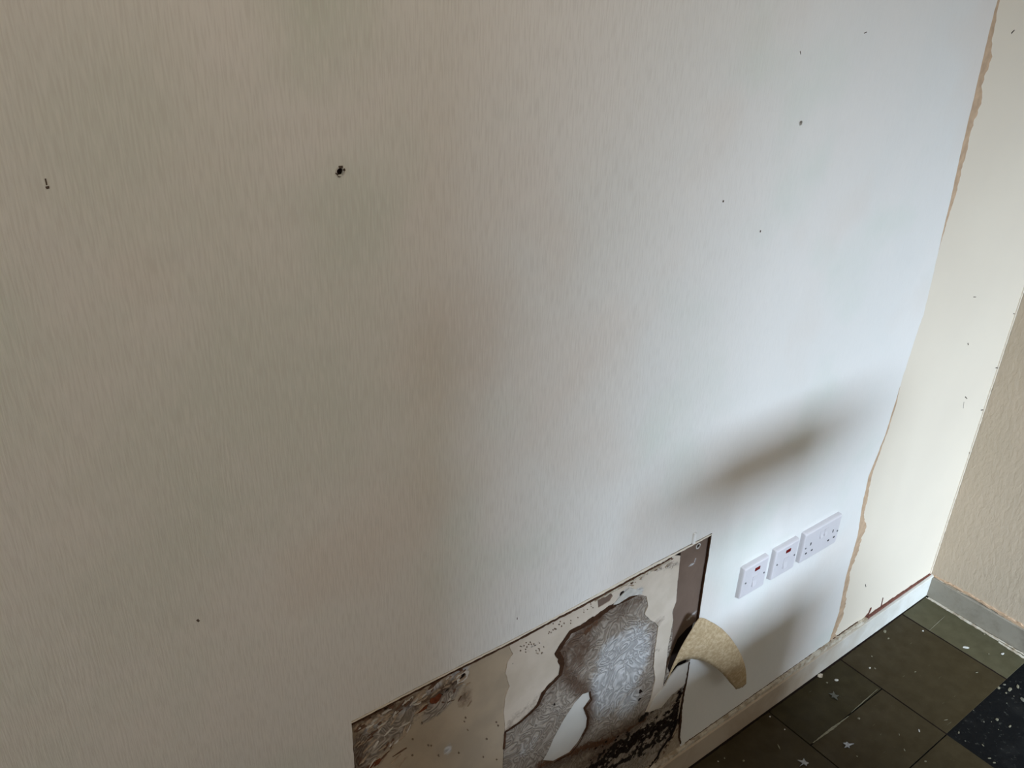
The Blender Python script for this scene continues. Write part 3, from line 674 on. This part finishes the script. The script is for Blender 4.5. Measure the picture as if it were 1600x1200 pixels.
tag(flap, 'curled strip of peeling wallpaper showing its mottled tan back', 'wallpaper flap')
sol = flap.modifiers.new('thickness', 'SOLIDIFY'); sol.thickness = .0007
# white peg stub at the top of the grey board
pg = WP(1082, 850)
bm = bmesh.new(); bmesh.ops.create_cone(bm, cap_ends=True, segments=16, radius1=.0042, radius2=.0040, depth=.026)
bmesh.ops.bevel(bm, geom=[e for e in bm.edges if e.calc_face_angle(0) > 1], offset=.001, segments=2, affect='EDGES')
peg = link('white_peg', mesh_bm('white_peg', bm), plain('bright_white_paint', (.86, .86, .85), .5, .3, .01)); peg.location = (pg[0], -.0015, pg[1]+.016)
tag(peg, 'short white stub on the wallpaper just above the grey brown board', 'peg')

# ---------------------------------------------------------------- switches and socket
D = .0127
def plate(name, w, h, parent):
    bm = bmesh.new()
    def ring(x0, x1, z0, z1, y, r, k=5):
        vs = []
        for cx, cz, a0 in ((x1-r, z1-r, 0), (x0+r, z1-r, 90), (x0+r, z0+r, 180), (x1-r, z0+r, 270)):
            for i in range(k):
                a = math.radians(a0+90*i/(k-1)); vs.append(bm.verts.new((cx+r*math.cos(a), y, cz+r*math.sin(a))))
        return vs
    rings = [ring(-.0004, w+.0004, -.0004, h+.0004, 0, .003), ring(0, w, 0, h, -D*.62, .003), ring(.0012, w-.0012, .0012, h-.0012, -D*.86, .003), ring(.0045, w-.0045, .0045, h-.0045, -D, .003)]
    for a, b in zip(rings, rings[1:]):
        for i in range(len(a)): bm.faces.new((a[i], a[(i+1) % len(a)], b[(i+1) % len(a)], b[i]))
    bm.faces.new(rings[-1]); bm.faces.new(rings[0][::-1])
    return link(name, mesh_bm(name, bm), M_plastic, parent)
def screw(u, v, w, h, parent):
    bm = bmesh.new(); bmesh.ops.create_cone(bm, cap_ends=True, segments=14, radius1=.0026, radius2=.0023, depth=.0012, matrix=Matrix.Rotation(PI/2, 4, 'X'))
    o = link('screw', mesh_bm('screw', bm), M_screw, parent); o.location = (u*w, -D-.0004, v*h)
    s = box('screw_slot', (-.0021, .0021, -.0009, -.0004, -.0004, .0004), M_slot, o); return o
def rocker(x0, x1, z0, z1, parent, tilt=.0018):
    box('rocker_recess', (x0-.0009, x1+.0009, -D-.0004, -D+.002, z0-.0009, z1+.0009), M_plastic, parent)
    bm = bmesh.new()
    f = lambda x, y, z: bm.verts.new((x, y, z))
    v = [f(x0, -D+.001, z0), f(x1, -D+.001, z0), f(x1, -D+.001, z1), f(x0, -D+.001, z1), f(x0, -D-.0030, z0), f(x1, -D-.0030, z0), f(x1, -D-.0010, (z0+z1)/2), f(x0, -D-.0010, (z0+z1)/2), f(x1, -D-.0012, z1), f(x0, -D-.0012, z1)]
    for q in ((0, 1, 5, 4), (4, 5, 6, 7), (7, 6, 8, 9), (9, 8, 2, 3), (0, 4, 7, 9, 3), (1, 2, 8, 6, 5)): bm.faces.new([v[i] for i in q])
    return link('rocker', mesh_bm('rocker', bm), M_plastic, parent)
def single(x, label):
    t = empty('fused_switch', (x, 0, .4987), label, 'switch', 'switches with red lamps')
    w = h = .086
    plate('faceplate', w, h, t)
    screw(.13, .50, w, h, t); screw(.87, .50, w, h, t)
    rocker(.036, .050, .022, .050, t)
    box('indicator_lamp', (.0375, .0545, -D-.0012, -D+.001, .0640, .0725), M_neon, t, bev=.0006, label='dark red indicator lens')
    return t
single(-1.0333, 'white square switch plate with a red lamp, nearest the grey brown board')
single(-.9228, 'white square switch plate with a red lamp, next to the double socket')
ds = empty('double_socket', (-.8147, 0, .4987), 'white double power socket with two switches, beside the brown torn edge', 'socket')
w, h = .146, .086
plate('faceplate', w, h, ds)
screw(.07, .49, w, h, ds); screw(.94, .46, w, h, ds)
rocker(.062, .0725, .050, .070, ds); rocker(.0785, .089, .050, .070, ds)
for cu in (.195, .80):
    for du, v, sx_, sz_ in ((-.078, .285, .0034, .0022), (.078, .285, .0034, .0022), (.004, .55, .0020, .0042)):
        x, z = (cu+du)*w, v*h
        box('pin_slot', (x-sx_, x+sx_, -D-.0003, -D+.004, z-sz_, z+sz_), M_slot, ds)

# ---------------------------------------------------------------- debris on the floor
def flake(px, py, r, label, group=None, mat=None, name='paint_flake', z=0, asp=1, ang=0, star=0, cat='paint flake'):
    x, y = FP(px, py, z); k = 7 if not star else 10; bm = bmesh.new(); rr = random.Random(int(px*7+py))
    top = []; bot = []
    for i in range(k):
        a = 2*PI*(i+(rr.uniform(-.3, .3) if star else 0))/k; q = r*(rr.uniform(.7, 1.15) if not star else (rr.uniform(.7, 1.9) if i % 2 else rr.uniform(.35, .8)))
        u, v = q*math.cos(a)*asp, q*math.sin(a); X = u*math.cos(ang)-v*math.sin(ang); Y = u*math.sin(ang)+v*math.cos(ang)
        lift = rr.uniform(0, .25)*r if star else 0
        top.append(bm.verts.new((X, Y, min(.0012, r*.4)+lift+.0002))); bot.append(bm.verts.new((X*.95, Y*.95, 0+lift*.8)))
    c = bm.verts.new((0, 0, min(.002, r*.6)+.0004)); c2 = bm.verts.new((0, 0, 0))
    for i in range(k):
        j = (i+1) % k; bm.faces.new((top[i], top[j], c)); bm.faces.new((bot[j], bot[i], c2)); bm.faces.new((top[i], bot[i], bot[j], top[j]))
    o = link(name, mesh_bm(name, bm), mat or M_white); o.location = (x, y, z+.0003)
    tag(o, label, cat, group); return o
flake(1324, 1165, .011, 'large star-shaped grey white paint flake on the olive tile', mat=M_blueflake, star=1)
flake(1256, 1193, .010, 'jagged grey white paint flake at the bottom edge of the photo', mat=M_blueflake, star=1)
flake(1303, 1088, .010, 'faint grey smear-like flake on the darker olive tile', mat=plain('dull_grey_flake', (.10, .10, .085), .8), star=1)
flake(1509, 1012, .0055, 'elongated white flake on the pale olive tile by the right skirting', asp=1.9, ang=-.8)
flake(1282, 1056, .007, 'cream crumb against the skirting at the end of the long seam', mat=M_caulk, asp=1.5, cat='crumb', name='plaster_crumb')
flake(1382, 987, .005, 'tan flake beside the skirting near the dark nick', mat=M_tanflake, asp=1.6, ang=.4)
TF = [(1388, 998, .003, 1.8, 0, 'small oblong fleck just below the tan flake by the left skirting'),
 (1359, 1044, .0032, 1.3, 0, 'pale fleck on the large olive tile, left of a close pair'), (1367, 1045, .003, 1, 0, 'pale fleck on the large olive tile, right of a close pair'),
 (1362, 1026, .0025, 1, 0, 'tiny pale dot above the close pair of flecks on the large olive tile'), (1307, 1063, .0042, 1.4, -.5, 'cream fleck above the dull grey smear on the dark tile'),
 (1292, 1067, .0028, 1, 0, 'small round fleck between the cream crumb and the dull grey smear'), (1538, 991, .0030, 1, 0, 'pale speck on the pale tile close to the right skirting, beyond the elongated flake'),
 (1566, 1022, .0035, 2, -.2, 'thin pale sliver on the pale tile near the right edge of the photo'), (1342, 1123, .0040, 1, 0, 'round white dot on the olive tile above the large star-shaped flake'),
 (1339, 1182, .0024, 1, 0, 'tiny dot just below and right of the large star-shaped flake'), (1442, 986, .0026, 1.3, 0, 'tiny fleck beside the joint of the pale tile'),
 (1162, 1189, .0028, 1, 0, 'pale dot on the dark tile at the bottom edge, right of two smaller dots'), (1132, 1185, .0022, 1, 0, 'small dot on the dark tile at the bottom edge, upper of a close pair'),
 (1122, 1190, .0018, 1, 0, 'smallest dot on the dark tile, nearest the skirting at the bottom edge'), (1446, 1190, .0025, 1.5, 0, 'pale fleck at the bottom edge below the tile corner at the black floor'),
 (1405, 1148, .0014, 2.5, .7, 'short fine scratch mark on the olive tile, upper of three right of the star flake'), (1436, 1142, .0020, 2.6, .7, 'slanted pale sliver near the tile corner at the black floor'),
 (1430, 1050, .0014, 3, -.3, 'fine sliver in the middle of the large olive tile'), (1413, 1172, .0016, 2.5, .9, 'fine sliver below the middle of the lower olive tile'),
 (1226, 1140, .0018, 1.5, 0, 'faint dot on the dark tile left of the long plaster scrape'), (1545, 1022, .002, 1.2, 0, 'tiny speck on the pale tile between the elongated flake and the thin sliver'),
 (1526, 1051, .0014, 3.4, -.4, 'fine sliver on the large olive tile beside its joint with the pale tile'), (1203, 1120, .0022, 1.3, 0, 'faint fleck on the dark tile close to the left skirting'),
 (1478, 1125, .0013, 5, -.45, 'long fine scratch on the large olive tile near the black floor')]
for i, (px, py, r, asp, ang, lab) in enumerate(TF):
    flake(px, py, r, lab, 'paint flecks on the tiles', asp=asp, ang=ang, mat=[M_tanflake, M_white, M_tanflake][i % 3])
BF = [(1573, 1099, .0018, 1.3, 0, ''), (1578, 1135, .0028, 2, 0, 'bright oblong crumb on the black floor near the right edge of the photo'), (1558, 1125, .0040, 1.5, .3, 'largest crumb in the middle of the black floor'),
 (1549, 1128, .0016, 1, 0, ''), (1537, 1128, .0022, 1.6, .6, ''), (1536, 1165, .0018, 2, 1.2, ''), (1560, 1140, .0014, 1, 0, ''), (1560, 1075, .004, 1.7, .3, 'leftmost lump of the crumb pile at the black floor corner'),
 (1569, 1070, .003, 1.6, -.3, 'top lump of the crumb pile at the black floor corner'), (1578, 1078, .0045, 2, .1, 'long lump in the middle of the crumb pile at the black floor corner'),
 (1572, 1083, .0024, 1.4, 0, 'bottom lump of the crumb pile at the black floor corner'), (1590, 1073, .004, 2, .5, 'long crumb right of the pile at the black floor corner'),
 (1598, 1094, .007, 1.3, .8, 'big pale lump cut by the right edge of the photo on the black floor'), (1584, 1088, .0016, 1, 0, ''), (1521, 1110, .0016, 1, 0, ''), (1498, 1145, .0024, 1.8, .4, 'crumb on the black floor nearest the tile corner'),
 (1508, 1158, .002, 1, 0, ''), (1546, 1185, .002, 2.4, -.5, ''), (1553, 1192, .0024, 2, -.4, 'crumb on the black floor nearest the bottom edge of the photo')]
for i, (px, py, r, asp, ang, lab) in enumerate(BF):
    flake(px, py, r, lab or 'tiny crumb of dry adhesive scattered on the bare black floor', 'crumbs on the black floor', mat=M_tanflake if i % 4 else M_blackcrumb, name='adhesive_crumb', z=-TT, asp=asp, ang=ang, cat='crumb')
for a, b, w, lab in [((1270, 1161), (1326, 1119), .006, 'long pale scrape of plaster along the tile joint'), ((1330, 1113), (1371, 1077), .002, 'thin pale scrape leading up from the long plaster scrape'), ((1215, 1163), (1219, 1171), .003, 'short pale scrape on the dark tile near the bottom edge'), ((1452, 985), (1476, 963), .002, 'fine pale scratch on the pale tile by the corner')]:
    P0, P1 = FP(*a), FP(*b)
    o = strip('plaster_scrape', [P0, ((P0[0]+P1[0])/2, (P0[1]+P1[1])/2), P1], [w*.3, w, w*.2], on_floor(.0007), .0009, M_tanflake, amp=.0006); tag(o, lab, 'scrape')
for a, b, w in [((1447, 934), (1500, 965), .004), ((1500, 966), (1560, 1001), .006), ((1560, 1003), (1600, 1028), .010)]:
    P0, P1 = FP(*a), FP(*b)
    strip('dust_line', [P0, P1], [w*.6, w], on_floor(.0012), .0014, M_caulk, sk2, amp=.002)
strip('dark_nick', [FP(1340, 1010), FP(1346, 998)], [.006, .002], on_floor(.0012), .001, M_dark, sk, amp=.002)
